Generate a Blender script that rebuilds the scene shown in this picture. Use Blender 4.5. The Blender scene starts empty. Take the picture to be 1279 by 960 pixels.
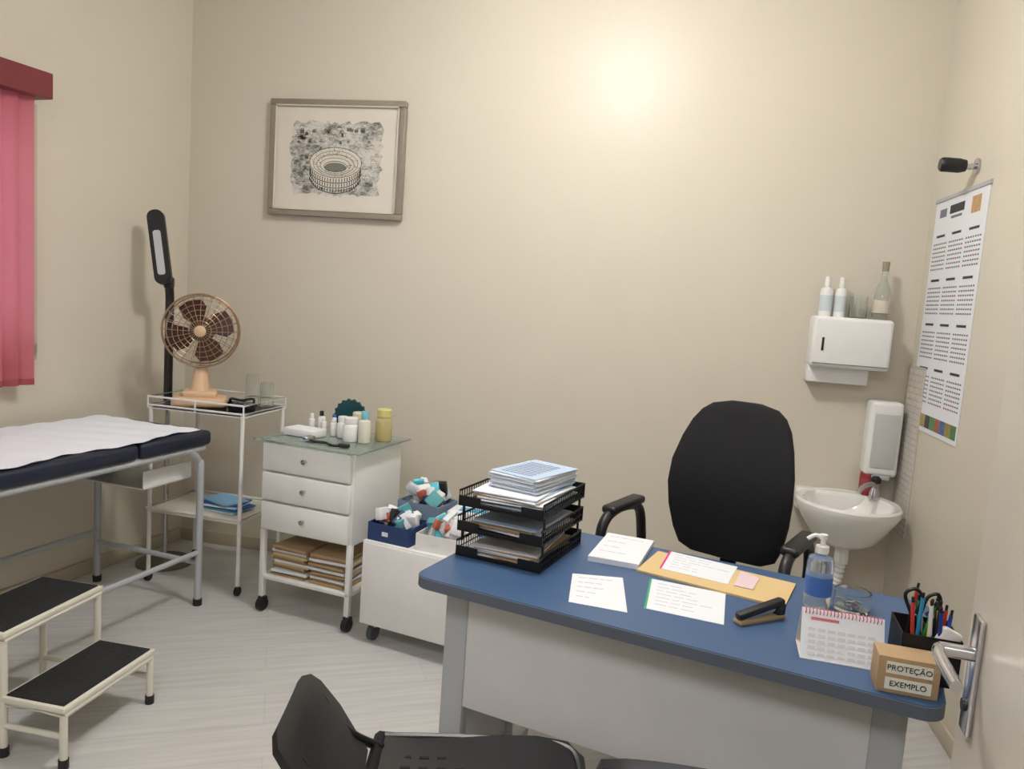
import bpy, bmesh, math, random
from mathutils import Vector, Matrix, Euler
random.seed(7)
sc=bpy.context.scene
try: sc.view_settings.view_transform='Standard'
except Exception: pass
D2R=math.radians
# ------------------------------------------------------------ camera
f=965.;H=1.5
yaw=D2R(10.9);pt=D2R(6.4);ro=D2R(4.0)
F=Vector((-math.sin(yaw)*math.cos(pt),math.cos(yaw)*math.cos(pt),-math.sin(pt)))
R0=Vector((math.cos(yaw),math.sin(yaw),0));U0=R0.cross(F)
R=R0*math.cos(ro)+U0*math.sin(ro);U=R.cross(F)
cam=bpy.data.cameras.new("camera");co=bpy.data.objects.new("camera",cam);sc.collection.objects.link(co)
M=Matrix((R,U,-F)).transposed().to_4x4();M.translation=Vector((0,0,H));co.matrix_world=M
cam.sensor_width=36;cam.lens=f/1279*36;cam.clip_start=.02
sc.camera=co
# ------------------------------------------------------------ materials
def srgb(r,g,b):
    return tuple(((c/255)/12.92 if c/255<=.04045 else ((c/255+.055)/1.055)**2.4) for c in (r,g,b))+(1,)
MC={}
def mat(n,rgb,rough=.5,metal=0,spec=.5,trans=0,emis=0,var=.06,scale=8,bump=0,coat=0,alpha=1):
    if n in MC: return MC[n]
    m=bpy.data.materials.new(n);m.use_nodes=True;nt=m.node_tree;b=nt.nodes["Principled BSDF"]
    c=srgb(*rgb)
    b.inputs["Roughness"].default_value=rough;b.inputs["Metallic"].default_value=metal
    b.inputs["Specular IOR Level"].default_value=spec
    b.inputs["Transmission Weight"].default_value=trans
    b.inputs["Coat Weight"].default_value=coat
    b.inputs["Alpha"].default_value=alpha
    tc=nt.nodes.new("ShaderNodeTexCoord");no=nt.nodes.new("ShaderNodeTexNoise");no.inputs["Scale"].default_value=scale;no.inputs["Detail"].default_value=4
    nt.links.new(tc.outputs["Object"],no.inputs["Vector"])
    mx=nt.nodes.new("ShaderNodeMix");mx.data_type='RGBA'
    mx.inputs[6].default_value=tuple(x*(1-var) for x in c[:3])+(1,);mx.inputs[7].default_value=tuple(min(1,x*(1+var)) for x in c[:3])+(1,)
    nt.links.new(no.outputs["Fac"],mx.inputs[0]);nt.links.new(mx.outputs[2],b.inputs["Base Color"])
    if emis:
        b.inputs["Emission Color"].default_value=c;b.inputs["Emission Strength"].default_value=emis
    if bump:
        bu=nt.nodes.new("ShaderNodeBump");bu.inputs["Strength"].default_value=bump;bu.inputs["Distance"].default_value=.01
        nt.links.new(no.outputs["Fac"],bu.inputs["Height"]);nt.links.new(bu.outputs[0],b.inputs["Normal"])
    MC[n]=m;return m
# ------------------------------------------------------------ mesh builder
class B:
    def __init__(s): s.v=[];s.f=[];s.fm=[];s.mats=[]
    def mi(s,m):
        if m not in s.mats: s.mats.append(m)
        return s.mats.index(m)
    def raw(s,vs,fs,m,mx=None):
        o=len(s.v);k=s.mi(m)
        for v in vs:
            v=Vector(v)
            if mx: v=mx@v
            s.v.append(v)
        for f_ in fs: s.f.append([i+o for i in f_]);s.fm.append(k)
        return s
    def bmadd(s,bm,m,mx=None):
        bm.verts.index_update()
        s.raw([v.co.copy() for v in bm.verts],[[v.index for v in f_.verts] for f_ in bm.faces],m,mx);bm.free();return s
    def box(s,c,d,m,bev=0,rot=None,seg=2):
        bm=bmesh.new();bmesh.ops.create_cube(bm,size=1)
        for v in bm.verts: v.co=Vector((v.co.x*d[0],v.co.y*d[1],v.co.z*d[2]))
        if bev: bmesh.ops.bevel(bm,geom=bm.edges[:],offset=bev,segments=seg,affect='EDGES',profile=.5)
        mx=Matrix.Translation(c)
        if rot: mx=mx@Euler([D2R(a) for a in rot]).to_matrix().to_4x4()
        return s.bmadd(bm,m,mx)
    def bx(s,x0,x1,y0,y1,z0,z1,m,bev=0,seg=2):
        return s.box(((x0+x1)/2,(y0+y1)/2,(z0+z1)/2),(x1-x0,y1-y0,z1-z0),m,bev,None,seg)
    def tube(s,pts,r,m,seg=10,smooth=0,closed=False):
        P=[Vector(p) for p in pts]
        if smooth:
            Q=[];n=len(P)
            rng=n if closed else n-1
            for i in range(rng):
                g=lambda j:(P[j%n] if closed else P[max(0,min(n-1,j))])
                a,b,c,d=g(i-1),g(i),g(i+1),g(i+2)
                for k in range(smooth):
                    t=k/smooth
                    Q.append(.5*((2*b)+(c-a)*t+(2*a-5*b+4*c-d)*t*t+(3*b-a-3*c+d)*t**3))
            if not closed: Q.append(P[-1])
            P=Q
        n=len(P);vs=[];fs=[]
        rr=r if callable(r) else (lambda t:r)
        prev=None
        for i,p in enumerate(P):
            if closed: t=(P[(i+1)%n]-P[i-1])
            else: t=P[min(n-1,i+1)]-P[max(0,i-1)]
            t.normalize()
            if prev is None:
                a=Vector((0,0,1)) if abs(t.z)<.9 else Vector((1,0,0));u=t.cross(a).normalized()
            else:
                u=prev-t*prev.dot(t);u.normalize()
            prev=u;w=t.cross(u);R_=rr(i/max(1,n-1))
            for k in range(seg):
                an=2*math.pi*k/seg;vs.append(p+u*math.cos(an)*R_+w*math.sin(an)*R_)
        for i in range(n if closed else n-1):
            j=(i+1)%n
            for k in range(seg):
                l=(k+1)%seg;fs.append([i*seg+k,i*seg+l,j*seg+l,j*seg+k])
        if not closed:
            fs.append(list(range(seg))[::-1]);fs.append([(n-1)*seg+k for k in range(seg)])
        return s.raw(vs,fs,m)
    def cyl(s,a,b,r,m,r2=None,seg=20):
        r2=r if r2 is None else r2
        return s.tube([a,b],lambda t:r+(r2-r)*t,m,seg)
    def lathe(s,prof,m,c=(0,0,0),seg=28,sx=1,sy=1,mx=None):
        vs=[];fs=[];n=len(prof)
        for r,z in prof:
            for k in range(seg):
                a=2*math.pi*k/seg;vs.append((c[0]+max(r,1e-4)*sx*math.cos(a),c[1]+max(r,1e-4)*sy*math.sin(a),c[2]+z))
        for i in range(n-1):
            for k in range(seg):
                l=(k+1)%seg;fs.append([i*seg+k,i*seg+l,(i+1)*seg+l,(i+1)*seg+k])
        fs.append(list(range(seg))[::-1]);fs.append([(n-1)*seg+k for k in range(seg)])
        return s.raw(vs,fs,m,mx)
    def prism(s,pts,z0,z1,m,mx=None):
        n=len(pts);vs=[(p[0],p[1],z0) for p in pts]+[(p[0],p[1],z1) for p in pts]
        fs=[list(range(n))[::-1],list(range(n,2*n))]+[[i,(i+1)%n,n+(i+1)%n,n+i] for i in range(n)]
        return s.raw(vs,fs,m,mx)
    def loft(s,rings,m):
        n=len(rings[0]);vs=[v for r in rings for v in r];fs=[]
        for i in range(len(rings)-1):
            for k in range(n):
                l=(k+1)%n;fs.append([i*n+k,i*n+l,(i+1)*n+l,(i+1)*n+k])
        fs.append(list(range(n))[::-1]);fs.append([(len(rings)-1)*n+k for k in range(n)])
        return s.raw(vs,fs,m)
    def done(s,name,loc=(0,0,0),rz=0,ang=38):
        me=bpy.data.meshes.new(name);me.from_pydata([tuple(v) for v in s.v],[],s.f)
        for m in s.mats: me.materials.append(m)
        for p,k in zip(me.polygons,s.fm): p.material_index=k
        me.update()
        bm=bmesh.new();bm.from_mesh(me);bmesh.ops.recalc_face_normals(bm,faces=bm.faces[:]);bm.to_mesh(me);bm.free()
        me.polygons.foreach_set("use_smooth",[True]*len(me.polygons))
        try: me.set_sharp_from_angle(angle=D2R(ang))
        except Exception: pass
        o=bpy.data.objects.new(name,me);sc.collection.objects.link(o);o.location=loc;o.rotation_euler=(0,0,D2R(rz));return o
def rrect(cx,cy,w,h,r,n=6):
    pts=[]
    for (sx,sy,a0) in ((1,1,0),(-1,1,90),(-1,-1,180),(1,-1,270)):
        for k in range(n+1):
            a=D2R(a0+90*k/n);pts.append((cx+sx*(w/2-r)+r*math.cos(a),cy+sy*(h/2-r)+r*math.sin(a)))
    return pts
def text(parent,body,size,loc,rot,m,ext=.0004):
    c=bpy.data.curves.new("label_text","FONT");c.body=body;c.size=size;c.extrude=ext;c.align_x='CENTER';c.align_y='CENTER';c.materials.append(m)
    o=bpy.data.objects.new("label_text",c);sc.collection.objects.link(o);o.parent=parent;o.location=loc;o.rotation_euler=[D2R(a) for a in rot];return o

white=mat("white_enamel",(230,230,228),.35);cream=mat("cream_enamel",(220,216,203),.4)
black=mat("black_plastic",(22,23,27),.45);blackfab=mat("black_fabric",(15,16,20),.9,scale=120,var=.3,bump=.15)
chrome=mat("chrome",(200,200,205),.18,1);grey=mat("grey_tube",(176,180,184),.4,.1)
navy=mat("navy_vinyl",(20,27,50),.4,var=.1);paper=mat("paper_white",(228,231,236),.8,var=.02)
ink=mat("ink_grey",(120,124,134),.8);kraft=mat("kraft",(176,148,112),.8)
glass=mat("clear_glass",(245,250,249),.03,trans=1);wplas=mat("white_plastic",(236,236,234),.35)
blue=mat("blue_card",(40,95,170),.6);cyan=mat("cyan_plastic",(90,190,210),.4);red=mat("red_plastic",(140,36,42),.4)
# wall paint
def wallmat(name,rgb,rough,spec=.5):
    m=bpy.data.materials.new(name);m.use_nodes=True;nt=m.node_tree;b=nt.nodes["Principled BSDF"];c=srgb(*rgb)
    b.inputs["Roughness"].default_value=rough;b.inputs["Specular IOR Level"].default_value=spec
    tc=nt.nodes.new("ShaderNodeTexCoord");no=nt.nodes.new("ShaderNodeTexNoise");no.inputs["Scale"].default_value=1.3;no.inputs["Detail"].default_value=5
    n2=nt.nodes.new("ShaderNodeTexNoise");n2.inputs["Scale"].default_value=7;n2.inputs["Detail"].default_value=5
    nt.links.new(tc.outputs["Object"],no.inputs["Vector"]);nt.links.new(tc.outputs["Object"],n2.inputs["Vector"])
    mx=nt.nodes.new("ShaderNodeMix");mx.data_type='RGBA';mx.inputs[6].default_value=tuple(x*.95 for x in c[:3])+(1,);mx.inputs[7].default_value=tuple(min(1,x*1.04) for x in c[:3])+(1,)
    nt.links.new(no.outputs["Fac"],mx.inputs[0]);nt.links.new(mx.outputs[2],b.inputs["Base Color"])
    bu=nt.nodes.new("ShaderNodeBump");bu.inputs["Strength"].default_value=.22;bu.inputs["Distance"].default_value=.012
    nt.links.new(n2.outputs["Fac"],bu.inputs["Height"]);nt.links.new(bu.outputs[0],b.inputs["Normal"]);return m
wallm=wallmat("wall_paint",(212,205,190),.38,.27);ceilm=wallmat("ceiling_paint",(240,240,237),.8)
# floor
fm=bpy.data.materials.new("vinyl_floor");fm.use_nodes=True;nt=fm.node_tree;b=nt.nodes["Principled BSDF"];b.inputs["Roughness"].default_value=.34
tc=nt.nodes.new("ShaderNodeTexCoord");mp=nt.nodes.new("ShaderNodeMapping");mp.inputs["Rotation"].default_value=(0,0,D2R(-28));nt.links.new(tc.outputs["Object"],mp.inputs["Vector"])
mp2=nt.nodes.new("ShaderNodeMapping");mp2.inputs["Scale"].default_value=(1.2,20,1);nt.links.new(mp.outputs[0],mp2.inputs["Vector"])
no=nt.nodes.new("ShaderNodeTexNoise");no.inputs["Scale"].default_value=2.2;no.inputs["Detail"].default_value=6;nt.links.new(mp2.outputs[0],no.inputs["Vector"])
cr=nt.nodes.new("ShaderNodeValToRGB");cr.color_ramp.elements[0].position=.3;cr.color_ramp.elements[0].color=srgb(190,189,187);cr.color_ramp.elements[1].position=.7;cr.color_ramp.elements[1].color=srgb(207,206,204)
nt.links.new(no.outputs["Fac"],cr.inputs[0])
br=nt.nodes.new("ShaderNodeTexBrick");br.inputs["Color1"].default_value=(1,1,1,1);br.inputs["Color2"].default_value=(.97,.97,.97,1);br.inputs["Mortar"].default_value=(.88,.88,.88,1)
br.inputs["Scale"].default_value=1;br.inputs["Mortar Size"].default_value=.002;br.inputs["Brick Width"].default_value=1.2;br.inputs["Row Height"].default_value=.2;nt.links.new(mp.outputs[0],br.inputs["Vector"])
mm=nt.nodes.new("ShaderNodeMix");mm.data_type='RGBA';mm.blend_type='MULTIPLY';mm.inputs[0].default_value=1
nt.links.new(cr.outputs[0],mm.inputs[6]);nt.links.new(br.outputs[0],mm.inputs[7]);nt.links.new(mm.outputs[2],b.inputs["Base Color"])
# ------------------------------------------------------------ room
CX,CY=-2.61,3.87;RZL=-98.
CEIL=3.1;RX=1.13
B().bx(-3.6,1.4,-1.6,4.1,-.1,0,fm).done("floor")
B().bx(-3.6,1.4,-1.6,4.1,CEIL,CEIL+.1,ceilm).done("ceiling")
B().bx(-2.8,1.3,3.87,4.02,0,CEIL,wallm).done("wall_back")
B().bx(1.13,1.28,-1.4,3.87,0,CEIL,wallm).done("wall_right")
B().bx(-3.5,1.3,-1.5,-1.4,0,CEIL,wallm).done("wall_front")
WS0,WS1,WZ0,WZ1=.98,2.6,1.15,2.15
w=B()
w.bx(0,WS0,-.15,0,0,CEIL,wallm);w.bx(WS1,5.4,-.15,0,0,CEIL,wallm);w.bx(WS0,WS1,-.15,0,0,WZ0,wallm);w.bx(WS0,WS1,-.15,0,WZ1,CEIL,wallm)
w.done("wall_left",(CX,CY,0),RZL)
w=B();fr=mat("window_frame",(190,182,165),.4)
for a,b_ in ((WS0-.05,WS0),(WS1,WS1+.05)): w.bx(a,b_,.001,.02,WZ0-.05,WZ1+.03,fr)
w.bx(WS0-.05,WS1+.05,.001,.02,WZ0-.07,WZ0,fr)
for a in (WS0,(WS0+WS1)/2-.025,WS1-.05): w.bx(a,a+.05,-.10,-.06,WZ0,WZ1,fr)
w.bx(WS0,WS1,-.10,-.06,WZ0,WZ0+.05,fr);w.bx(WS0,WS1,-.10,-.06,WZ1-.05,WZ1,fr);w.bx(WS0+.05,WS1-.05,-.083,-.078,WZ0+.05,WZ1-.05,glass)
w.done("window_1",(CX,CY,0),RZL)
base=mat("baseboard_paint",(190,180,160),.4)
B().bx(-2.61,.99,3.852,3.87,0,.07,base,.004).done("baseboard_back")
B().bx(.02,5,.0,.018,0,.07,base,.004).done("baseboard_left",(CX,CY,0),RZL)
B().bx(1.112,1.13,.4,3.85,0,.07,base,.004).done("baseboard_right")
# small tile splashback on right wall by the sink
tm=mat("wall_tile",(214,209,199),.25);gm=mat("grout",(186,179,166),.8)
w=B();w.bx(1.124,1.13,3.64,3.868,.55,1.32,gm)
for i in range(8):
    for j in range(27):
        w.bx(1.121,1.1245,3.643+i*.028,3.643+i*.028+.024,.555+j*.028,.555+j*.028+.024,tm)
w.done("trim_1")
# blinds
def blindmat(n,c1,c2):
    m=bpy.data.materials.new(n);m.use_nodes=True;nt=m.node_tree;b=nt.nodes["Principled BSDF"];b.inputs["Base Color"].default_value=srgb(*c1);b.inputs["Roughness"].default_value=.85;b.inputs["Specular IOR Level"].default_value=.2
    wv=nt.nodes.new("ShaderNodeTexNoise");wv.inputs["Scale"].default_value=90;bu=nt.nodes.new("ShaderNodeBump");bu.inputs["Strength"].default_value=.15;nt.links.new(wv.outputs[0],bu.inputs["Height"]);nt.links.new(bu.outputs[0],b.inputs["Normal"])
    tr=nt.nodes.new("ShaderNodeBsdfTranslucent");tr.inputs[0].default_value=srgb(*c2);ms=nt.nodes.new("ShaderNodeMixShader");ms.inputs[0].default_value=.25
    nt.links.new(b.outputs[0],ms.inputs[1]);nt.links.new(tr.outputs[0],ms.inputs[2]);nt.links.new(ms.outputs[0],nt.nodes["Material Output"].inputs[0]);return m
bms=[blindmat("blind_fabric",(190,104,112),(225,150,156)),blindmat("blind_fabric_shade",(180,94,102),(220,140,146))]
corn=mat("cornice_maroon",(118,46,52),.55);hem=mat("blind_hem",(150,66,76),.8)
w=B();w.bx(.97,2.72,.022,.16,2.185,2.29,corn,.004)
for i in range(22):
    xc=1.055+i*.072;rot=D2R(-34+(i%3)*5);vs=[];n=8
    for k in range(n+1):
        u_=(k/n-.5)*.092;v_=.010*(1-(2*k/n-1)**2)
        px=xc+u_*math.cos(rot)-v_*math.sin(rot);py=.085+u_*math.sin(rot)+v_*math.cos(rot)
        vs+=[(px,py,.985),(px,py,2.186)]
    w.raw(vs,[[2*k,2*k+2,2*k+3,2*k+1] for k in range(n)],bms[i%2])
    w.raw([(x,y+.001,.985 if z<1 else 1.012) for x,y,z in vs],[[2*k,2*k+2,2*k+3,2*k+1] for k in range(n)],hem)
w.done("vertical_blinds",(CX,CY,0),RZL)
# ------------------------------------------------------------ door
ddir=Vector((-.10,-.995)).normalized()
dm=mat("door_paint",(216,210,197),.3)
ang=math.degrees(math.atan2(ddir.y,ddir.x))
w=B();w.bx(0,.80,0,.035,.01,2.08,dm,.002)
w.box((.055,-.004,1.02),(.036,.008,.17),chrome,.003)
w.cyl((.055,-.004,1.05),(.055,-.05,1.05),.010,chrome);w.tube([(.055,-.05,1.05),(.09,-.056,1.052),(.165,-.052,1.045)],.0085,chrome,smooth=5)
w.cyl((.055,-.004,.975),(.055,-.012,.975),.009,black)
w.bx(-.0015,.0,.005,.03,.92,1.12,chrome);w.bx(-.010,.0,.011,.024,1.04,1.06,chrome)
w.done("door_1",(.474,1.20,0),ang)
hx,hy=.474+ddir.x*.82,1.20+ddir.y*.82
w=B();w.bx(hx,hx+.06,hy-.16,hy-.01,0,2.12,dm,.003);w.done("trim_2")
w=B();w.bx(hx+.06,1.13,hy-.16,hy-.02,0,CEIL,wallm);w.done("wall_partition")
# ------------------------------------------------------------ framed print
pm=bpy.data.materials.new("ink_sketch");pm.use_nodes=True;nt=pm.node_tree;b=nt.nodes["Principled BSDF"];b.inputs["Roughness"].default_value=.7
N=nt.nodes.new;Lk=nt.links.new
tc=N("ShaderNodeTexCoord")
n3=N("ShaderNodeTexNoise");n3.inputs["Scale"].default_value=34;n3.inputs["Detail"].default_value=9;n3.inputs["Roughness"].default_value=.85
mps=N("ShaderNodeMapping");mps.inputs["Rotation"].default_value=(0,D2R(-30),0);mps.inputs["Scale"].default_value=(.8,1,1.5);Lk(tc.outputs["Object"],mps.inputs["Vector"]);Lk(mps.outputs[0],n3.inputs["Vector"])
n4=N("ShaderNodeTexNoise");n4.inputs["Scale"].default_value=8;n4.inputs["Detail"].default_value=3;Lk(tc.outputs["Object"],n4.inputs["Vector"])
a2=N("ShaderNodeMath");a2.operation='MULTIPLY_ADD';a2.inputs[1].default_value=.5;Lk(n4.outputs["Fac"],a2.inputs[0]);Lk(n3.outputs["Fac"],a2.inputs[2])
cr=N("ShaderNodeValToRGB");cr.color_ramp.elements[0].position=.62;cr.color_ramp.elements[0].color=srgb(84,86,84);cr.color_ramp.elements[1].position=.80;cr.color_ramp.elements[1].color=srgb(208,205,196)
Lk(a2.outputs[0],cr.inputs[0]);Lk(cr.outputs[0],b.inputs["Base Color"])
fram=mat("frame_wood",(140,132,118),.35,var=.15,scale=20);matb=mat("mat_board",(218,212,199),.8)
ikd=mat("ink_dark",(48,50,48),.8);ikm=mat("ink_mid",(120,120,112),.8)
w=B();FW,FH=.745,.595
w.bx(-FW/2+.02,FW/2-.02,-.012,.012,-FH/2+.02,FH/2-.02,matb)
for (x0,x1,z0,z1) in ((-FW/2,FW/2,FH/2-.032,FH/2),(-FW/2,FW/2,-FH/2,-FH/2+.032),(-FW/2,-FW/2+.032,-FH/2+.032,FH/2-.032),(FW/2-.032,FW/2,-FH/2+.032,FH/2-.032)):
    w.bx(x0,x1,-.025,.014,z0,z1,fram,.006)
out=[]
for k in range(72):
    a=2*math.pi*k/72;c_,s_=math.cos(a),math.sin(a)
    q=1/max(abs(c_)/.262,abs(s_)/.195);q*=1-random.uniform(0,.12);out.append((q*c_,q*s_))
w.raw([(x,-.0128,z) for x,z in out],[list(range(72))],pm)
# drawn houses, roofs and arches around the amphitheatre (fine pen strokes)
def stroke(x,z,x2,z2,wd,m,y=-.0130):
    d=Vector((x2-x,z2-z));
    if d.length<1e-5: return
    d.normalize();n_=(-d.y*wd,d.x*wd);w.raw([(x-n_[0],y,z-n_[1]),(x2-n_[0],y,z2-n_[1]),(x2+n_[0],y,z2+n_[1]),(x+n_[0],y,z+n_[1])],[[0,1,2,3]],m)
for k in range(110):
    x=random.uniform(-.235,.215);z=random.uniform(-.165,.145)
    if (x/.16)**2+((z+.03)/.1)**2<1: continue
    s_=random.uniform(.012,.026);h_=s_*random.uniform(.5,.9);m_=ikd if random.random()<.6 else ikm
    w.raw([(x,-.0129,z),(x+s_,-.0129,z),(x+s_,-.0129,z+h_),(x,-.0129,z+h_)],[[0,1,2,3]],matb if random.random()<.6 else ikm)
    for q in ((x,z,x+s_,z),(x+s_,z,x+s_,z+h_),(x+s_,z+h_,x,z+h_),(x,z+h_,x,z),(x,z+h_,x+s_/2,z+h_*1.5),(x+s_/2,z+h_*1.5,x+s_,z+h_)): stroke(*q,.0008,m_)
    for j in range(3): stroke(x+s_*(.25+.22*j),z+h_*.2,x+s_*(.25+.22*j),z+h_*.6,.0012,m_)
bcx,bcz=-.0,-.03
def ell(cx_,cz_,rx,rz,a0,a1,wd,m,y,n=44):
    vs=[];
    for k in range(n+1):
        a=D2R(a0+(a1-a0)*k/n);vs+= [(cx_+rx*math.cos(a),y,cz_+rz*math.sin(a)),(cx_+(rx-wd)*math.cos(a),y,cz_+(rz-wd)*math.sin(a))]
    w.raw(vs,[[2*k,2*k+1,2*k+3,2*k+2] for k in range(n)],m)
w.raw([(bcx+.145*math.cos(2*math.pi*k/40),-.0131,bcz+.012+.078*math.sin(2*math.pi*k/40)) for k in range(40)],[list(range(40))],matb)
w.raw([(bcx+.143*math.cos(D2R(180+180*k/24)),-.01315,bcz-.06+.066*math.sin(D2R(180+180*k/24))) for k in range(25)]+[(bcx+.143,-.01315,bcz+.01),(bcx-.143,-.01315,bcz+.01)],[list(range(27))],matb)
for i in range(5): ell(bcx,bcz+.012-.005*i,.145-.02*i,.078-.0125*i,0,360,.003,ikd if i in(0,2,4) else ikm,-.0134)
w.raw([(bcx+.06*math.cos(2*math.pi*k/30),-.0133,bcz-.012+.024*math.sin(2*math.pi*k/30)) for k in range(30)],[list(range(30))],ikm)
for i in range(3): ell(bcx,bcz-.022-.026*i,.145-.006*i,.072,184,356,.004,ikd,-.0135)
for k in range(26):
    a=D2R(190+160*k/25);x=bcx+.143*math.cos(a);z=bcz+.010+.072*math.sin(a)
    for i in range(3): w.raw([(x-.0022,-.0136,z-.008-.026*i),(x+.0022,-.0136,z-.008-.026*i),(x+.0022,-.0136,z-.026-.026*i),(x-.0022,-.0136,z-.026-.026*i)],[[0,1,2,3]],ikd)
for k in range(150):
    a=random.uniform(0,6.28);q=random.uniform(.45,.98);x=bcx+.14*q*math.cos(a);z=bcz+.01+.075*q*math.sin(a);stroke(x,z,x+.010*math.cos(a),z+.009*math.sin(a),.0008,ikd if k%2 else ikm,-.0137)
for x0,x1,z0,z1 in ((-.338,.338,.262,.267),(-.338,.338,-.267,-.262),(-.338,-.333,-.267,.267),(.333,.338,-.267,.267)): w.bx(x0,x1,-.028,-.02,z0,z1,matb)
o=w.done("framed_print",(-1.752,3.855,2.148),0)
# ------------------------------------------------------------ towel dispenser & bottles
w=B();w.bx(.66,1.0,3.722,3.869,1.285,1.515,wplas,.018,4);w.bx(.665,.93,3.79,3.868,1.21,1.29,wplas,.004)
w.bx(.70,.71,3.719,3.725,1.36,1.42,black);w.bx(.667,.993,3.719,3.73,1.300,1.304,ink)
w.done("paper_towel_dispenser")
def bottle(name,x,y,z,h,r,body,cap,label=None,pump=False,neck=.35):
    w=B();hb=h*.72
    w.lathe([(0,0),(r*.92,0),(r,.006),(r,hb*.85),(r*.9,hb*.94),(r*neck,hb),(r*neck,hb+h*.05)],body,(0,0,0))
    if label:
        l0,l1=(.28,.62) if pump else (.18,.72)
        w.lathe([(r*1.01,hb*l0),(r*1.015,hb*(l0+.02)),(r*1.015,hb*(l1-.02)),(r*1.01,hb*l1)],label)
    if pump:
        w.lathe([(0,0),(r*.5,0),(r*.5,h*.09),(r*.2,h*.1),(r*.18,h*.2),(0,h*.2)],cap,(0,0,hb+h*.02));w.tube([(0,0,h*.93),(-r*.6,0,h*.96),(-r*1.15,0,h*.9)],r*.16,cap,smooth=4)
        w.lathe([(0,0),(r*.3,0),(r*.3,h*.06),(0,h*.06)],cap,(0,0,h*.92))
    else: w.lathe([(0,0),(r*(neck+.1),0),(r*(neck+.1),h*.2),(r*neck,h*.23),(0,h*.23)],cap,(0,0,hb+h*.03))
    return w.done(name,(x,y,z))
bottle("lotion_bottle",.712,3.80,1.515,.185,.028,wplas,wplas,mat("label_pale",(205,215,220),.6))
bottle("lotion_bottle",.775,3.80,1.515,.185,.025,wplas,wplas,mat("label_pale",(205,215,220),.6))
w=B();w.lathe([(0,0),(.038,0),(.04,.005),(.038,.10),(.035,.10),(.036,.008),(0,.007)],glass);w.tube([(.037,0,.09),(.062,0,.075),(.06,0,.035),(.037,0,.02)],.004,glass,smooth=5);w.done("glass_mug",(.852,3.79,1.515))
w=B();w.lathe([(0,0),(.036,0),(.038,.01),(.037,.09),(.03,.14),(.014,.18),(.013,.225),(.010,.225),(.011,.18),(.027,.138),(.034,.09),(.034,.012),(0,.01)],glass);w.lathe([(0,.22),(.015,.22),(.016,.262),(0,.262)],mat("bottle_cap",(150,140,120),.4));w.lathe([(.0385,.03),(.039,.032),(.0385,.085),(.038,.087)],mat("label_tan",(205,196,180),.6));w.done("glass_bottle",(.95,3.79,1.515))
# soap dispenser box
w=B();w.bx(.955,1.10,3.765,3.869,.80,1.145,wplas,.02,4);w.bx(.975,1.082,3.76,3.767,.84,1.09,mat("dispenser_grey",(196,198,196),.3),.002);w.bx(.99,1.065,3.755,3.80,.785,.805,grey,.004)
w.done("wall_soap_dispenser")
# calendar on right wall
w=B();w.bx(1.1265,1.1295,3.20,3.78,1.05,2.05,paper);C=lambda y0,y1,z0,z1,m:w.bx(1.1255,1.1268,y0,y1,z0,z1,m)
w.bx(1.122,1.1295,3.19,3.79,2.04,2.055,grey)
ikb=mat("ink_black",(60,60,66),.8);ikc=mat("ink_cal",(118,122,132),.8)
C(3.64,3.72,1.97,2.005,ikc);C(3.27,3.36,1.95,2.015,mat("cal_orange",(186,150,104),.6,var=.5,scale=40));C(3.44,3.60,1.975,2.01,ikb);C(3.46,3.58,1.955,1.965,ikc)
for r_ in range(4):
    for c_ in range(3):
        y0=3.225+c_*.187;z0=1.745-r_*.19
        C(y0+.03,y0+.13,z0+.14,z0+.150,ikb)
        for k in range(7):
            for q in range(7): C(y0+q*.0235,y0+q*.0235+.014,z0+k*.018,z0+k*.018+.0065,ikc if (k+q)%5 else mat("ink_red",(170,90,84),.8))
for i in range(9):
    cc=[(80,120,70),(150,130,60),(70,100,150),(150,90,70),(90,140,90),(60,70,60),(170,150,90),(90,120,150),(120,80,50)][i];C(3.215+i*.061,3.272+i*.061,1.07,1.125,mat("calpic%d"%i,cc,.6,var=.5,scale=60))
w.done("wall_calendar")
w=B();w.cyl((1.129,3.36,2.13),(1.12,3.36,2.13),.03,chrome);w.tube([(1.12,3.36,2.13),(1.09,3.36,2.125),(1.07,3.36,2.13)],.012,chrome)
w.tube([(1.085,3.36,2.13),(1.06,3.36,2.13),(1.02,3.36,2.132),(1.0,3.36,2.132),(.992,3.36,2.132)],lambda t:.028 if .1<t<.8 else .022,black,16);w.done("wall_hook")
# ------------------------------------------------------------ sink
cer=mat("ceramic",(234,233,229),.12,coat=.5)
w=B();cx,cy=.865,3.61
w.lathe([(0,-.19),(.35,-.185),(.62,-.15),(.86,-.07),(1,-.015),(1.0,.008),(.96,.018),(.86,.012),(.8,-.03),(.62,-.09),(.3,-.12),(0,-.125)],cer,(cx,cy,.69),40,.222,.235)
w.bx(cx-.19,cx+.19,3.77,3.869,.60,.705,cer,.02,4)
w.lathe([(0,0),(.02,0),(.02,.004),(0,.004)],chrome,(cx,cy,.567))
w.lathe([(.0,0),(.026,0),(.024,.03),(.016,.05),(.016,.07),(0,.07)],chrome,(cx+.14,3.74,.70))
w.tube([(cx+.14,3.74,.75),(cx+.12,3.70,.775),(cx+.07,3.65,.77),(cx+.04,3.62,.745)],.011,chrome,smooth=5)
w.lathe([(0,0),(.022,0),(.024,.018),(.012,.03),(0,.03)],black,(cx+.14,3.74,.775))
w.cyl((cx,cy,.50),(cx,cy,.42),.03,wplas);rr=lambda t:.021+.003*math.sin(t*150)
w.tube([(cx,cy,.44),(cx-.01,cy,.33),(cx-.05,cy+.05,.27),(cx-.03,cy+.15,.30),(cx,cy+.258,.36)],rr,wplas,12,smooth=22)
w.done("wall_sink")
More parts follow.
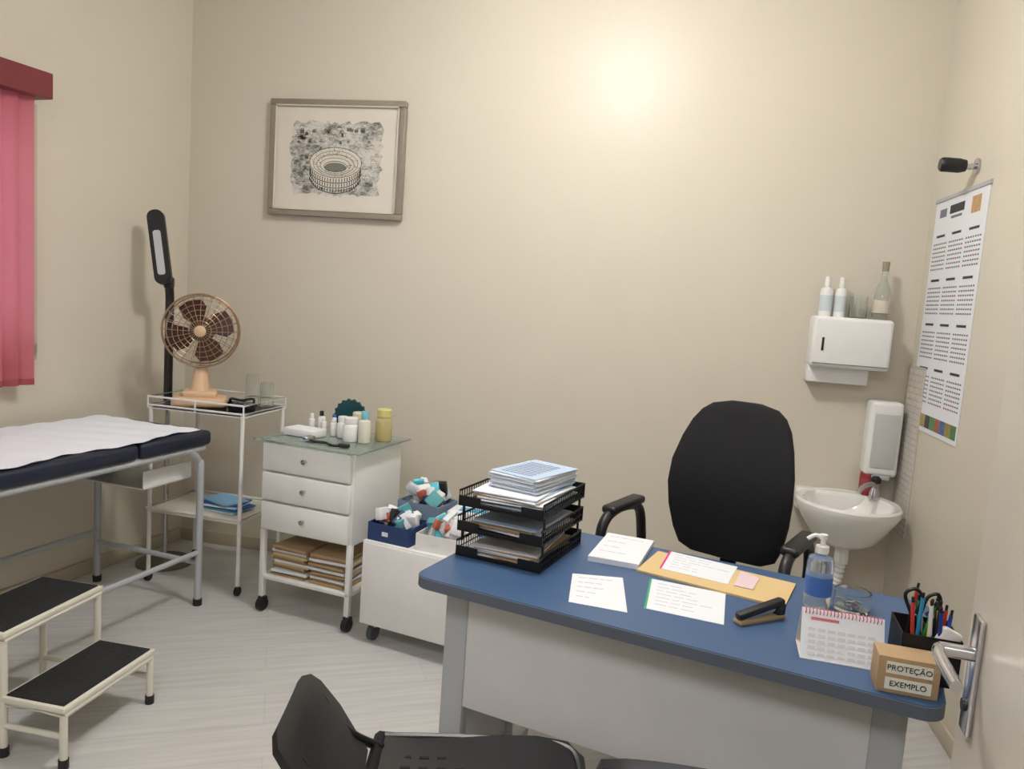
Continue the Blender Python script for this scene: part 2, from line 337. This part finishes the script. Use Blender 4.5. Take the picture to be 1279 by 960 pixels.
bottle("liquid_soap_bottle",.985,3.80,.706,.15,.035,red,wplas,mat("label_red",(150,60,60),.6))
# ------------------------------------------------------------ desk
DX,DY,DA=-.61,1.93,-14.6;L=1.27;DW=.67
bluem=mat("desk_blue_laminate",(62,90,128),.4,var=.03);edge=mat("desk_edge",(92,100,114),.5);panel=mat("desk_panel_grey",(212,212,213),.5)
w=B()
w.prism(rrect(L/2,DW/2,L,DW,.05),.71,.738,edge);w.prism(rrect(L/2,DW/2,L-.008,DW-.008,.046),.738,.740,bluem)
w.bx(.10,L-.10,.095,.113,.36,.71,panel,.002)
for x in (.06,L-.13):
    w.bx(x,x+.07,.09,.13,.05,.705,grey,.006);w.bx(x,x+.07,.42,.46,.05,.705,grey,.006);w.bx(x+.01,x+.06,.13,.42,.12,.69,panel,.002)
    w.bx(x,x+.07,.03,.60,.02,.055,grey,.012);w.bx(x+.005,x+.065,.05,.60,.69,.71,grey,.003)
    for y in (.06,.57): w.cyl((x+.035,y,0),(x+.035,y,.025),.02,black)
w.bx(.13,L-.13,.26,.28,.10,.18,panel,.002)
w.done("desk",(DX,DY,0),DA)
T=.7402
# letter tray
w=B();tw,td=.27,.33;mesh=mat("black_wire",(26,27,30),.45,.3)
pb=mat("paper_blue",(176,196,220),.7)
for i,z in enumerate((.0,.075,.15)):
    w.bx(0,tw,0,td,z+.004,z+.007,mesh)
    for x in (0,tw-.004): 
        w.bx(x,x+.004,0,td,z+.042,z+.047,mesh)
        for k in range(23): w.bx(x+.001,x+.003,k*.0148,k*.0148+.002,z,z+.044,mesh)
        w.bx(x+.001,x+.003,0,td,z+.02,z+.023,mesh)
    w.bx(0,tw,td-.004,td,z,z+.047,mesh);
    w.bx(0,tw,0,.004,z,z+.012,mesh);w.bx(0,.07,0,.004,z+.012,z+.03,mesh);w.bx(tw-.07,tw,0,.004,z+.012,z+.03,mesh)
    n=11 if i==2 else 7
    for k in range(n):
        w.box((tw/2+random.uniform(-.012,.012),td/2+random.uniform(-.01,.02),z+.009+k*.0036),(.20,.28,.0032),[paper,kraft,paper,pb][(k+i)%4],0,(0,0,random.uniform(-7,7)))
for x in (.004,tw-.008):
    for y in (.02,td-.03): w.bx(x,x+.005,y,y+.008,.04,.155,mesh)
w.done("letter_tray",(-.545,2.135,T),-14)
w=B()
for k in range(13): w.box((random.uniform(-.006,.006),random.uniform(-.008,.008),.002+k*.0035),(.165,.235,.003),paper if k%3 else pb,0,(0,0,random.uniform(-4,4)))
for k in range(9): w.bx(-.06,.05,-.09+k*.02,-.087+k*.02,.0462,.0468,ink)
w.done("form_stack",(-.355,2.30,T+.1985),-22)
ikp=mat("ink_pale",(182,188,204),.8)
def sheet(name,pts,h,m,lines=0,edgem=None,z=T):
    cxy=Vector((sum(p[0] for p in pts)/4,sum(p[1] for p in pts)/4));w=B()
    q=[(p[0]-cxy.x,p[1]-cxy.y) for p in pts]
    w.prism(q,0,h,m)
    A,Bq,Cq,Dq=[Vector(p) for p in q]
    def P(u,v): return A*(1-u)*(1-v)+Bq*u*(1-v)+Cq*u*v+Dq*(1-u)*v
    for k in range(lines):
        v=.88-.8*k/max(1,lines);v2=v-.012;u0=.12
        for g in range(random.randint(2,4)):
            u1=u0+random.uniform(.08,.2);w.prism([P(u0,v2),P(u1,v2),P(u1,v),P(u0,v)],h+.0001,h+.0004,ikp);u0=u1+.03
    if edgem: w.prism([P(0,0),P(.03,0),P(.03,1),P(0,1)],h+.0001,h+.0005,edgem)
    return w.done(name,(cxy.x,cxy.y,z))
sheet("notepad",[(-.165,2.235),(-.015,2.215),(.025,2.47),(-.125,2.495)],.016,paper,4)
sheet("handwritten_note",[(-.18,1.90),(-.03,1.885),(-.055,2.13),(-.195,2.11)],.0006,paper,5)
sheet("manila_envelope",[(-.02,2.20),(.37,2.06),(.43,2.26),(.04,2.40)],.006,mat("manila",(214,186,134),.7))
sheet("prescription_form",[(.01,1.93),(.205,1.895),(.225,2.115),(.02,2.155)],.0008,paper,7,mat("green_edge",(60,170,110),.6),T)
sheet("referral_form",[(.045,2.235),(.235,2.175),(.275,2.34),(.075,2.41)],.001,paper,6,mat("pink_edge",(220,60,140),.6),T+.0062)
sheet("pink_form",[(.25,2.17),(.30,2.155),(.33,2.26),(.28,2.30)],.001,mat("pink_paper",(225,200,205),.7),0,None,T+.0075)
# stapler
w=B();tan=mat("stapler_tan",(150,130,100),.5)
w.bx(-.075,.075,-.016,.016,0,.012,tan,.004);w.box((.0,0,.032),(.15,.024,.018),black,.006,(0,-9,0));w.bx(.05,.075,-.014,.014,.01,.04,black,.004);w.box((0,0,.02),(.14,.016,.008),chrome,.001,(0,-7,0))
w.done("stapler",(.295,1.955,T),38)
bottle("hand_sanitizer_bottle",.455,2.10,T,.205,.034,mat("clear_gel",(232,240,243),.08,trans=.85),wplas,mat("label_blue",(70,112,186),.5),True)
w=B();w.lathe([(0,0),(.045,0),(.047,.005),(.047,.05),(.042,.05),(.042,.008),(0,.008)],glass)
for k in range(16):
    a=random.uniform(0,6.28);r_=random.uniform(0,.03);w.box((r_*math.cos(a),r_*math.sin(a),.012+random.uniform(0,.018)),(.02,.005,.003),chrome,0,(random.uniform(-20,20),0,random.uniform(0,180)))
w.done("paper_clip_jar",(.55,2.13,T))
# desk calendar
w=B();q=mat("cal_beige",(225,214,205),.7)
PX=Matrix(((0,0,1,0),(1,0,0,0),(0,1,0,0),(0,0,0,1)))
w.prism([(0,0),(.004,0),(.052,.098),(.05,.1)],0,.175,paper,PX)
w.prism([(.1,0),(.104,0),(.054,.1),(.05,.098)],0,.175,q,PX)
w.bx(0,.175,0,.104,0,.002,q)
def onp(x,t,off=.001): return (x,t*.05-off*.9,t*.098+off*.4)
for r_ in range(5):
    for c_ in range(7):
        x0=.015+c_*.021;t0=.1+r_*.12
        w.raw([onp(x0,t0),onp(x0+.016,t0),onp(x0+.016,t0+.06),onp(x0,t0+.06)],[[0,1,2,3]],mat("cal_tint",(212,208,212),.8))
w.raw([onp(.02,.80),onp(.08,.80),onp(.08,.86),onp(.02,.86)],[[0,1,2,3]],mat("cal_red",(205,110,120),.7))
for k in range(22): w.tube([(.008+k*.0076,.048+.007*math.cos(a),.097+.007*math.sin(a)) for a in [i*math.pi/3 for i in range(6)]],.001,mat("cal_spiral",(200,70,95),.4),5,closed=True)
w.done("desk_calendar",(.362,1.768,T),-4)
# pen holder
w=B()
w.bx(0,.118,0,.07,0,.078,kraft,.002)
lab=mat("label_white",(232,229,216),.7)
w.bx(.016,.104,-.001,0,.043,.068,lab);w.bx(.016,.104,-.001,0,.009,.034,lab)
for k in range(14): w.box((random.uniform(.003,.115),-.0004,random.choice([.004,.0385,.0735])+random.uniform(-.002,.002)),(.006,.0006,.001),ink,0,(0,random.uniform(0,90),0))
bx0,bx1=.055,.172
w.bx(bx0,bx1,.075,.20,0,.004,mesh)
for y in (.075,.198): w.bx(bx0,bx1,y,y+.002,0,.105,mesh)
for x in (bx0,bx1-.002,(bx0+bx1)/2): w.bx(x,x+.002,.075,.20,0,.105,mesh)
pc=[(30,60,150),(30,30,35),(40,140,70),(200,60,50),(225,225,225),(230,190,60),(60,150,200)]
for k in range(18):
    x=random.uniform(bx0+.012,bx1-.012);y=random.uniform(.09,.185);tx=random.uniform(-.035,.03);ty=random.uniform(-.02,.025);h=random.uniform(.125,.175);mm_=mat("pen%d"%(k%7),pc[k%7],.35)
    w.cyl((x,y,.006),(x+tx,y+ty,h),.0042,mm_,seg=8);w.cyl((x+tx,y+ty,h),(x+tx*1.1,y+ty*1.1,h+.012),.003,black,seg=8)
w.tube([(.08,.14,.13),(.065,.14,.17),(.085,.14,.185),(.10,.14,.165),(.09,.14,.13)],.004,black,smooth=5);w.tube([(.10,.14,.13),(.11,.14,.17),(.13,.14,.18),(.135,.14,.155),(.11,.14,.13)],.004,black,smooth=5)
w.box((.145,.09,.10),(.045,.022,.05),wplas,.008,(0,25,10))
o=w.done("pen_holder",(.495,1.662,T),-5)
text(o,"PROTEÇÃO",.0165,(.06,-.0018,.0555),(90,0,0),black);text(o,"EXEMPLO",.0165,(.06,-.0018,.0215),(90,0,0),black)
# ------------------------------------------------------------ office chair
w=B();pl=black
for k in range(5):
    a=D2R(90+72*k+20);c_,s_=math.cos(a),math.sin(a)
    w.tube([(0,0,.10),(c_*.15,s_*.15,.095),(c_*.29,s_*.29,.075)],lambda t:.026-.008*t,pl,8)
    for o_ in (-.018,.018):
        px,py=c_*.29-s_*o_,s_*.29+c_*o_;w.cyl((px-s_*.008,py+c_*.008,.028),(px+s_*.008,py-c_*.008,.028),.028,pl,seg=16)
w.cyl((0,0,.06),(0,0,.16),.035,pl);w.cyl((0,0,.16),(0,0,.40),.025,chrome);w.bx(-.1,.1,-.12,.12,.39,.43,pl,.01)
w.box((0,-.01,.47),(.49,.47,.09),blackfab,.04,None,5)
w.bx(-.03,.03,.12,.27,.40,.42,pl,.005);w.bx(-.03,.03,.25,.275,.40,.80,pl,.006)
rings=[];prof=[(0,.05,.02),(.01,.14,.03),(.05,.185,.035),(.15,.21,.04),(.3,.228,.042),(.45,.235,.042),(.6,.230,.04),(.75,.21,.038),(.86,.187,.036),(.93,.16,.033),(.975,.125,.027),(1,.06,.015)]
for t,hw,th in prof:
    z=.58+t*.59;yo=.21+.045*math.cos(t*6.0)*.6+t*.06;ring=[]
    for k in range(28):
        a=2*math.pi*k/28;ca,sa=math.cos(a),math.sin(a)
        x=hw*math.copysign(abs(ca)**.8,ca);y=th*math.copysign(abs(sa)**.8,sa)
        ring.append((x,yo+y-.10*(x/.23)**2*.4,z))
    rings.append(ring)
w.loft(rings,blackfab)
for s_ in (-1,1):
    w.tube([(s_*.23,.12,.45),(s_*.30,.14,.50),(s_*.315,.15,.62),(s_*.315,.10,.735),(s_*.315,-.04,.765),(s_*.315,-.17,.745),(s_*.315,-.20,.66),(s_*.30,-.12,.54),(s_*.23,-.06,.45)],.019,pl,10,smooth=6)
    w.box((s_*.315,-.03,.772),(.058,.26,.03),pl,.012,None,3)
w.done("office_chair",(.21,2.735,0),-23)
# ------------------------------------------------------------ exam table
w=B();x0,x1,y0,y1=.64,2.45,.10,.74
w.bx(x0,1.05,y0,y1,.745,.81,navy,.02,4);w.bx(1.06,x1,y0,y1,.745,.81,navy,.02,4)
r=.016
w.tube([(x0+.03,y0+.03,.73),(x1-.03,y0+.03,.73),(x1-.03,y1-.03,.73),(x0+.03,y1-.03,.73)],r,grey,10,closed=True)
for x in (x0+.05,x1-.06):
    w.tube([(x,y1-.02,.0),(x,y1-.02,.60),(x,y1-.03,.67),(x+(.06 if x<1.5 else -.06),y1-.03,.73)],r,grey,12,smooth=6)
    w.tube([(x,y0+.02,.0),(x,y0+.02,.60),(x,y0+.03,.67),(x+(.06 if x<1.5 else -.06),y0+.03,.73)],r,grey,12,smooth=6)
    w.cyl((x,y0+.02,.2),(x,y1-.02,.2),.012,grey);
    for y in (y0+.02,y1-.02): w.cyl((x,y,0),(x,y,.03),.02,black)
w.cyl((x0+.05,y0+.02,.25),(x1-.06,y0+.02,.25),.012,grey);w.cyl((x0+.05,y1-.02,.25),(x1-.06,y1-.02,.25),.012,grey)
w.bx(x0+.02,x0+.3,y0+.12,y1-.10,.58,.585,white);w.bx(x0+.02,x0+.3,y0+.12,y0+.125,.58,.66,white);w.bx(x0+.02,x0+.3,y1-.105,y1-.10,.58,.66,white)
w.done("exam_table",(CX,CY,0),RZL)
# paper sheet
w=B();sh=mat("sheet_paper",(240,246,255),.6,var=.01,scale=9,bump=.5)
nx,ny=60,14;vs=[];fs=[]
for i in range(nx+1):
    for j in range(ny+1):
        x=x0+.05+(x1-x0-.07)*i/nx;y=y0+.02+(y1-y0-.045-.02*math.sin(i*.35))*j/ny
        vs.append((x,y,.8155+.0025*math.sin(i*1.3+j*.6)+.002*math.sin(j*2.1-i*.3)))
for i in range(nx):
    for j in range(ny):
        a=i*(ny+1)+j;fs.append([a,a+1,a+ny+2,a+ny+1])
w.raw(vs,fs,sh);w.done("exam_table_paper",(CX,CY,0),RZL)
# ------------------------------------------------------------ step stool
w=B();tread=mat("rubber_tread",(24,25,27),.8,scale=60,var=.4,bump=.3)
for (xa,xb,z) in ((0,.25,.40),(.235,.46,.20)):
    w.bx(xa,xb,0,.42,z-.022,z-.004,cream,.004);w.bx(xa+.012,xb-.012,.012,.408,z-.004,z,tread,.001)
    w.tube([(xa+.01,.01,z-.03),(xb-.01,.01,z-.03),(xb-.01,.41,z-.03),(xa+.01,.41,z-.03)],.011,cream,8,closed=True)
for y in (.012,.408):
    w.tube([(.015,y,0),(.015,y,.20),(.02,y,.37)],.012,cream,10);w.tube([(.237,y,.0),(.237,y,.37)],.012,cream,10)
    w.tube([(.448,y,0),(.448,y,.17)],.012,cream,10);w.cyl((.015,y,.10),(.448,y,.10),.009,cream)
    for x in (.015,.237,.448): w.cyl((x,y,0),(x,y,.03),.015,black)
w.done("step_stool",(-2.105,1.885,0),0)
# ------------------------------------------------------------ examination lamp
w=B();w.lathe([(0,0),(.14,0),(.14,.012),(.12,.022),(.03,.03),(.0,.03)],mat("lamp_base",(120,116,108),.35,.6),seg=36)
w.cyl((0,0,.02),(0,0,1.30),.012,chrome);w.tube([(0,0,.85),(0,0,1.30),(.0,0,1.38),(-.0,-.02,1.45)],.021,black,smooth=5)
hm=Matrix.Translation((-.04,-.05,1.625))@Euler((D2R(-9),D2R(-10),0)).to_matrix().to_4x4()
XZ=Matrix(((1,0,0,0),(0,0,1,0),(0,1,0,0),(0,0,0,1)))
w.prism(rrect(0,0,.078,.37,.036,8),-.016,.016,black,hm@XZ);w.prism(rrect(0,0,.062,.352,.029,8),-.022,.022,black,hm@XZ)
w.prism(rrect(0,-.03,.036,.22,.012,5),-.026,-.0215,mat("lamp_lens",(190,195,198),.2),hm@XZ)
w.box((.0,-.02,1.455),(.045,.05,.06),black,.012)
w.done("examination_lamp",(-2.455,3.50,0),22)
# ------------------------------------------------------------ trolley
w=B();tx,ty=.51,.38
for x in (0.01,tx-.01):
    for y in (.01,ty-.01):
        w.cyl((x,y,.05),(x,y,.87),.010,white);w.cyl((x-.008,y,.022),(x+.008,y,.022),.022,black,seg=16);w.cyl((x,y,.02),(x,y,.06),.006,chrome)
w.bx(0,tx,0,ty,.35,.362,cream,.003);w.bx(0.0,tx,0,ty,.858,.862,white)
w.bx(.01,tx-.01,.01,ty-.01,.862,.869,glass)
for z in (.875,.915): w.tube([(0,0,z),(tx,0,z),(tx,ty,z),(0,ty,z)],.005,white,8,closed=True)
w.tube([(0,0,.37),(tx,0,.37),(tx,ty,.37),(0,ty,.37)],.005,white,8,closed=True)
for x in (0,tx/2,tx):
    for y in (0,ty): w.cyl((x,y,.86),(x,y,.915),.004,white,seg=8)
w.done("instrument_trolley",(-2.385,3.25,0),-2)
w=B()
for k in range(6): w.box((random.uniform(-.02,.02),random.uniform(-.01,.01),.006+k*.008),(.2,.14,.006),[paper,cyan,blue,paper,blue,mat("pale_blue",(130,180,215),.6)][k%6],0,(0,0,random.uniform(-15,15)))
w.done("booklet_stack",(-2.05,3.40,.3625),-15)
# fan
w=B();cop=mat("fan_peach",(212,178,144),.4);brn=mat("fan_brown",(70,34,30),.35);wire=mat("fan_wire",(158,132,104),.35,.5)
w.box((0,0,.025),(.25,.17,.05),cop,.02,None,4);w.box((0,.0,.06),(.16,.11,.04),cop,.015,None,4)
w.tube([(0,.0,.07),(0,.01,.14),(0,.02,.20)],lambda t:.05-.025*t,cop,14,smooth=4)
hc=.37
w.lathe([(0,0),(.05,.0),(.06,.02),(.06,.10),(.045,.14),(0,.15)],brn,mx=Matrix.Translation((0,.0,hc))@Matrix.Rotation(D2R(-90),4,'X'))
for q in (.05,.075,.10,.125,.15):
    w.tube([(q*math.cos(a),-.03-.06*math.sqrt(max(0,1-(q/.175)**2)),hc+q*math.sin(a)) for a in [i*2*math.pi/32 for i in range(32)]],.0018,wire,6,closed=True)
w.tube([(.175*math.cos(a),-.03,hc+.175*math.sin(a)) for a in [i*2*math.pi/36 for i in range(36)]],.005,wire,8,closed=True)
w.tube([(.165*math.cos(a),.03,hc+.165*math.sin(a)) for a in [i*2*math.pi/36 for i in range(36)]],.003,wire,8,closed=True)
for k in range(24):
    a=2*math.pi*k/24
    w.tube([(q*math.cos(a),-.03-.06*math.sqrt(max(0,1-(q/.175)**2)),hc+q*math.sin(a)) for q in (.025,.08,.12,.15,.175)]+[(.165*math.cos(a),.03,hc+.165*math.sin(a)),(.06*math.cos(a),.05,hc+.06*math.sin(a))],.0016,wire,5)
w.lathe([(0,0),(.024,0),(.027,.006),(.02,.012),(0,.014)],cop,mx=Matrix.Translation((0,-.085,hc))@Matrix.Rotation(D2R(90),4,'X'))
w.lathe([(0,0),(.045,0),(.045,.03),(.03,.045),(0,.05)],brn,mx=Matrix.Translation((0,-.02,hc))@Matrix.Rotation(D2R(90),4,'X'))
for k in range(4):
    a0=math.pi/2*k+.4
    pts=[]
    for (q,da) in ((.02,-.3),(.07,-.6),(.12,-.6),(.148,-.4),(.153,0),(.147,.38),(.10,.56),(.04,.45)): pts.append((q,a0+da,da))
    vs=[(q*math.cos(a),-.035+.03*da,hc+q*math.sin(a)) for q,a,da in pts];vs2=[(x,y+.003,z) for x,y,z in vs];n=len(vs)
    w.raw(vs+vs2,[list(range(n)),list(range(n,2*n))[::-1]]+[[i,(i+1)%n,n+(i+1)%n,n+i] for i in range(n)],brn)
w.done("desk_fan",(-2.195,3.38,.8695),28)
w=B()
w.lathe([(0,0),(.9,0),(1,.03),(1.02,.035),(.96,.03),(.85,.008),(0,.008)],mat("kidney_black",(30,30,34),.25),(0,0,0),30,.075,.06);w.bx(-.06,.05,-.02,.02,.01,.035,black,.01);w.bx(-.03,.06,.0,.015,.03,.04,chrome)
w.tube([(-.07,0,.03),(-.05,-.02,.055),(0,0,.05),(.05,.02,.06),(.07,0,.04)],.006,black,smooth=5)
w.done("instrument_tray",(-1.965,3.37,.8695),-12)
for i,(x,h) in enumerate(((-2.02,.16),(-1.94,.12))):
    w=B();w.lathe([(0,0),(.032,0),(.034,.005),(.032,h),(.029,h),(.03,.008),(0,.008)],glass);w.done("glass_jar",(x,3.56,.8695))
# ------------------------------------------------------------ drawer cabinet
w=B();cw,cd=.48,.41
w.bx(0,cw,0.012,cd,.385,.795,white,.004)
for i in range(3):
    z=.395+i*.135
    w.bx(.012,cw-.012,-.008,.013,z,z+.125,wplas,.005)
    w.cyl((cw/2,-.008,z+.065),(cw/2,-.022,z+.065),.008,chrome,seg=12);w.lathe([(0,0),(.011,0),(.011,.008),(0,.01)],chrome,mx=Matrix.Translation((cw/2,-.02,z+.065))@Matrix.Rotation(D2R(90),4,'X'),seg=14)
for x in (.012,cw-.012):
    for y in (.02,cd-.012):
        w.bx(x-.012,x+.012,y-.012,y+.012,.07,.39,white,.002);w.cyl((x,y,.03),(x,y,.08),.008,chrome)
        w.cyl((x-.013,y,.03),(x+.013,y,.03),.03,black,seg=18);w.box((x,y+.005,.055),(.034,.03,.02),black,.004)
w.bx(0,cw,.008,cd,.155,.172,white,.003)
w.bx(-.03,cw+.035,-.025,cd+.02,.797,.804,mat("green_glass",(214,232,224),.05,trans=.8),.001)
w.done("drawer_cabinet",(-1.715,3.12,0),-10)
def CL(a,b_):
    t=D2R(-10);return (-1.715+a*math.cos(t)-b_*math.sin(t),3.12+a*math.sin(t)+b_*math.cos(t))
w=B()
for s_ in (0,1):
    z=0
    for k in range(13):
        h=random.uniform(.008,.014)
        w.box((s_*.2+random.uniform(-.01,.01),random.uniform(-.01,.01)-.02,z+h/2),(.185,.26,h*.9),[kraft,mat("buff",(200,180,140),.8),paper,mat("tan2",(150,120,88),.8)][k%4],0,(0,0,random.uniform(-4,4)));z+=h
w.done("folder_stack",(*CL(.14,.19),.1725),-10)
CT=.8055
w=B();teal=mat("teal_glass",(20,78,86),.2,trans=.2)
n=11;vs=[(0,0,.02)]
for k in range(n*2+1):
    a=D2R(-15+210*k/(n*2));q=.095 if k%2==0 else .086;vs.append((q*math.cos(a),.015*math.sin(k*3.14),.07+q*math.sin(a)))
m_=len(vs)
w.raw(vs+[(x,y+.012,z) for x,y,z in vs],[[0,k,k+1] for k in range(1,m_-1)]+[[m_,m_+k+1,m_+k] for k in range(1,m_-1)]+[[k,k+1,m_+k+1,m_+k] for k in range(0,m_-1)]+[[m_-1,0,m_,2*m_-1]],teal)
w.bx(-.03,.03,-.015,.03,0,.03,teal,.004);w.done("shell_ornament",(*CL(.225,.35),CT),-10)
amber=mat("amber_oil",(214,200,144),.2,trans=.3);aqua=mat("aqua_plastic",(120,190,205),.4)
items=[("dropper_bottle",.06,.28,.085,.014,wplas,wplas),("dropper_bottle",.10,.30,.10,.016,wplas,black),("dropper_bottle",.135,.27,.08,.013,wplas,wplas),("dropper_bottle",.17,.30,.09,.014,wplas,blue),("dropper_bottle",.205,.25,.085,.018,wplas,wplas),("medicine_bottle",.26,.24,.10,.026,wplas,wplas),("medicine_bottle",.315,.29,.12,.036,mat("pale_cream",(220,214,186),.4),mat("pale_cream",(220,214,186),.4)),("medicine_bottle",.335,.19,.11,.036,wplas,wplas),("antiseptic_bottle",.40,.20,.145,.028,mat("cream_pl",(226,222,206),.4),aqua),("oil_bottle",.44,.30,.15,.038,amber,mat("yellow_cap",(214,202,130),.4))]
for nm,a,b_,h,r_,bo,cp in items: bottle(nm,*CL(a,b_),CT,h,r_,bo,cp,None,False,.78 if nm in("medicine_bottle","oil_bottle") else .5)
w=B();w.bx(0,.17,0,.10,0,.035,wplas,.006);w.bx(.01,.16,.01,.09,.03,.036,paper);w.done("cotton_box",(*CL(.02,.12),CT),-14)
w=B();w.tube([(0,0,.008),(.05,-.03,.008),(.10,-.02,.008),(.15,-.05,.008),(.19,-.03,.008)],.006,black,smooth=6);w.box((.20,-.03,.01),(.05,.03,.018),black,.006);w.box((0,0,.012),(.04,.05,.022),chrome,.008);w.done("stethoscope",(*CL(.20,.07),CT),-10)
# ------------------------------------------------------------ storage cabinet
w=B();w.bx(0,.52,0,.40,.085,.448,wplas,.004)
w.bx(.004,.516,-.004,.002,.095,.44,wplas,.002)
for x in (.04,.48):
    for y in (.05,.35): w.cyl((x-.012,y,.035),(x+.012,y,.035),.035,mat("castor_grey",(70,72,76),.5),seg=18);w.bx(x-.02,x+.02,y-.015,y+.015,.06,.087,grey,.003)
w.done("storage_cabinet",(-1.165,2.985,0),-13)
def SL(a,b_):
    t=D2R(-13);return (-1.165+a*math.cos(t)-b_*math.sin(t),2.985+a*math.sin(t)+b_*math.cos(t))
ST=.4485
navyc=mat("navy_card",(38,62,110),.6)
def crate(nm,a,b_,dx,dy,h,m,rz,stuff):
    w=B();t=.004
    w.bx(-dx/2,dx/2,-dy/2,dy/2,0,t,m);
    for s_ in (-1,1): w.bx(-dx/2,dx/2,s_*dy/2-t/2,s_*dy/2+t/2,0,h,m);w.bx(s_*dx/2-t/2,s_*dx/2+t/2,-dy/2,dy/2,0,h,m)
    for k in range(stuff):
        c=[wplas,paper,cyan,mat("pale_pkg",(196,206,214),.35),mat("orange_pk",(180,96,74),.5),mat("navy2",(40,60,100),.5),grey,paper,mat("teal_pk",(90,160,168),.5),wplas,black][k%11]
        w.box((random.uniform(-dx*.32,dx*.32),random.uniform(-dy*.28,dy*.28),max(.058,h*.65)+random.uniform(0,h*.75)),(random.uniform(.03,.08),random.uniform(.012,.04),random.uniform(.03,.085)),c,.004,(random.uniform(-35,35),random.uniform(-35,35),random.uniform(0,90)))
    w.raw([(-.03,-dy/2-.003,h*.35),(.0,-dy/2-.003,h*.35),(.0,-dy/2-.003,h*.6),(-.03,-dy/2-.003,h*.6)],[[0,1,2,3]],paper)
    return w.done(nm,(*SL(a,b_),ST),rz)
crate("supply_box",.11,.10,.20,.16,.075,navyc,-13,24)
crate("supply_box",.34,.11,.20,.17,.07,wplas,-10,28)
crate("supply_box",.13,.30,.21,.16,.13,mat("grey_card",(120,140,165),.6),-15,30)
w=B();w.box((0,0,.06),(.2,.12,.12),paper,.003);w.box((0,-.0605,.06),(.16,.002,.06),blue);w.box((0,0,.1205),(.12,.06,.002),mat("cy2",(90,170,210),.6));w.done("glove_box",(*SL(.36,.30),ST),-5)
# ------------------------------------------------------------ visitor chairs
def slab(w,pts,m,th,width_fn,seg=14,curve=0):
    rings=[];n=len(pts)
    for i,(x,z) in enumerate(pts):
        a=Vector(pts[max(0,i-1)]);b_=Vector(pts[min(n-1,i+1)]);t=(b_-a).normalized();nn=Vector((-t.y,t.x));hw=width_fn(i/(n-1));ring=[]
        for k in range(seg+1):
            y=-hw+2*hw*k/seg;q=curve*(y/.23)**2;ring.append((x+nn.x*(th/2+q),y,z+nn.y*(th/2+q)))
        for k in range(seg,-1,-1):
            y=-hw+2*hw*k/seg;q=curve*(y/.23)**2;ring.append((x+nn.x*(-th/2+q),y,z+nn.y*(-th/2+q)))
        rings.append(ring)
    w.loft(rings,m)
def vchair(loc,rz,ztop,hb,xf=.225,hw=.215,lean=.087):
    w=B();m=mat("chair_plastic",(24,24,27),.38)
    slab(w,[(-.22,.475),(-.20,.452),(-.12,.445),(0,.448),(xf-.105,.452),(xf-.035,.445),(xf,.425)],m,.014,lambda t:.225-.03*(abs(t-.5)*2)**4,curve=.012)
    w.tube([(-.20,.21,.462),(0,.222,.458),(xf-.045,.21,.455),(xf-.01,.12,.44),(xf-.005,0,.438),(xf-.01,-.12,.44),(xf-.045,-.21,.455),(0,-.222,.458),(-.20,-.21,.462)],.010,m,8,smooth=6)
    zz=ztop;zb=zz-hb;X=lambda t:-.225-lean*t
    slab(w,[(X(0),zb),(X(.2),zb+hb*.15),(X(.45),zb+hb*.5),(X(.75),zb+hb*.82),(X(.9),zz-.010),(X(1),zz)],m,.016,lambda t:hw-.05*max(0,(t-.6)/.4)**2-.04*max(0,(.25-t)/.25)**2,curve=.025)
    for i in range(8):
        for j in range(8): w.box((-.14+i*.04,-.14+j*.04,.4575),(.022,.008,.002),mat("slot",(8,8,9),.8))
    tb=mat("chair_tube",(18,18,20),.35)
    for s_ in (-1,1):
        w.tube([(.20,s_*.21,0),(.17,s_*.21,.42),(.10,s_*.20,.435),(-.16,s_*.20,.435),(-.21,s_*.16,.47),(X(.25)-.012,s_*.12,zb+hb*.25),(X(.6)-.014,s_*.11,zb+hb*.7)],.011,tb,10,smooth=5)
        w.tube([(-.26,s_*.21,0),(-.16,s_*.20,.43)],.011,tb,10)
    w.cyl((.1,-.2,.43),(.1,.2,.43),.010,tb);w.cyl((-.14,-.2,.43),(-.14,.2,.43),.010,tb)
    return w.done("visitor_chair",loc,rz)
vchair((-.315,1.47,0),14,.655,.17,.265,.155,.15)
vchair((.19,1.46,0),85,.80,.26)
# ------------------------------------------------------------ lights
w=B();w.lathe([(0,0),(.20,0),(.21,-.02),(.16,-.04),(0,-.045)],white,(0,0,0));
w.lathe([(0,-.24),(.09,-.232),(.15,-.20),(.175,-.15),(.15,-.085),(.08,-.05),(0,-.045)],mat("opal_lit",(255,251,246),.4,emis=94,var=0),(0,0,0),24)
w.done("ceiling_lamp",(-.37,2.40,CEIL))
w=B();w.bx(-.48,.48,-.48,.48,-.03,0,white,.004);w.bx(-.45,.45,-.45,.45,-.034,-.0301,mat("fill_panel_glow",(250,250,253),.5,emis=18,var=0))  # unseen glowing panel behind the camera, added to even out the room fill
w.done("added_fill_panel",(-.5,-.55,CEIL))
wd=bpy.data.worlds.new("world");sc.world=wd;wd.use_nodes=True;bg=wd.node_tree.nodes["Background"];bg.inputs[0].default_value=(.65,.8,1,1);bg.inputs[1].default_value=7.0
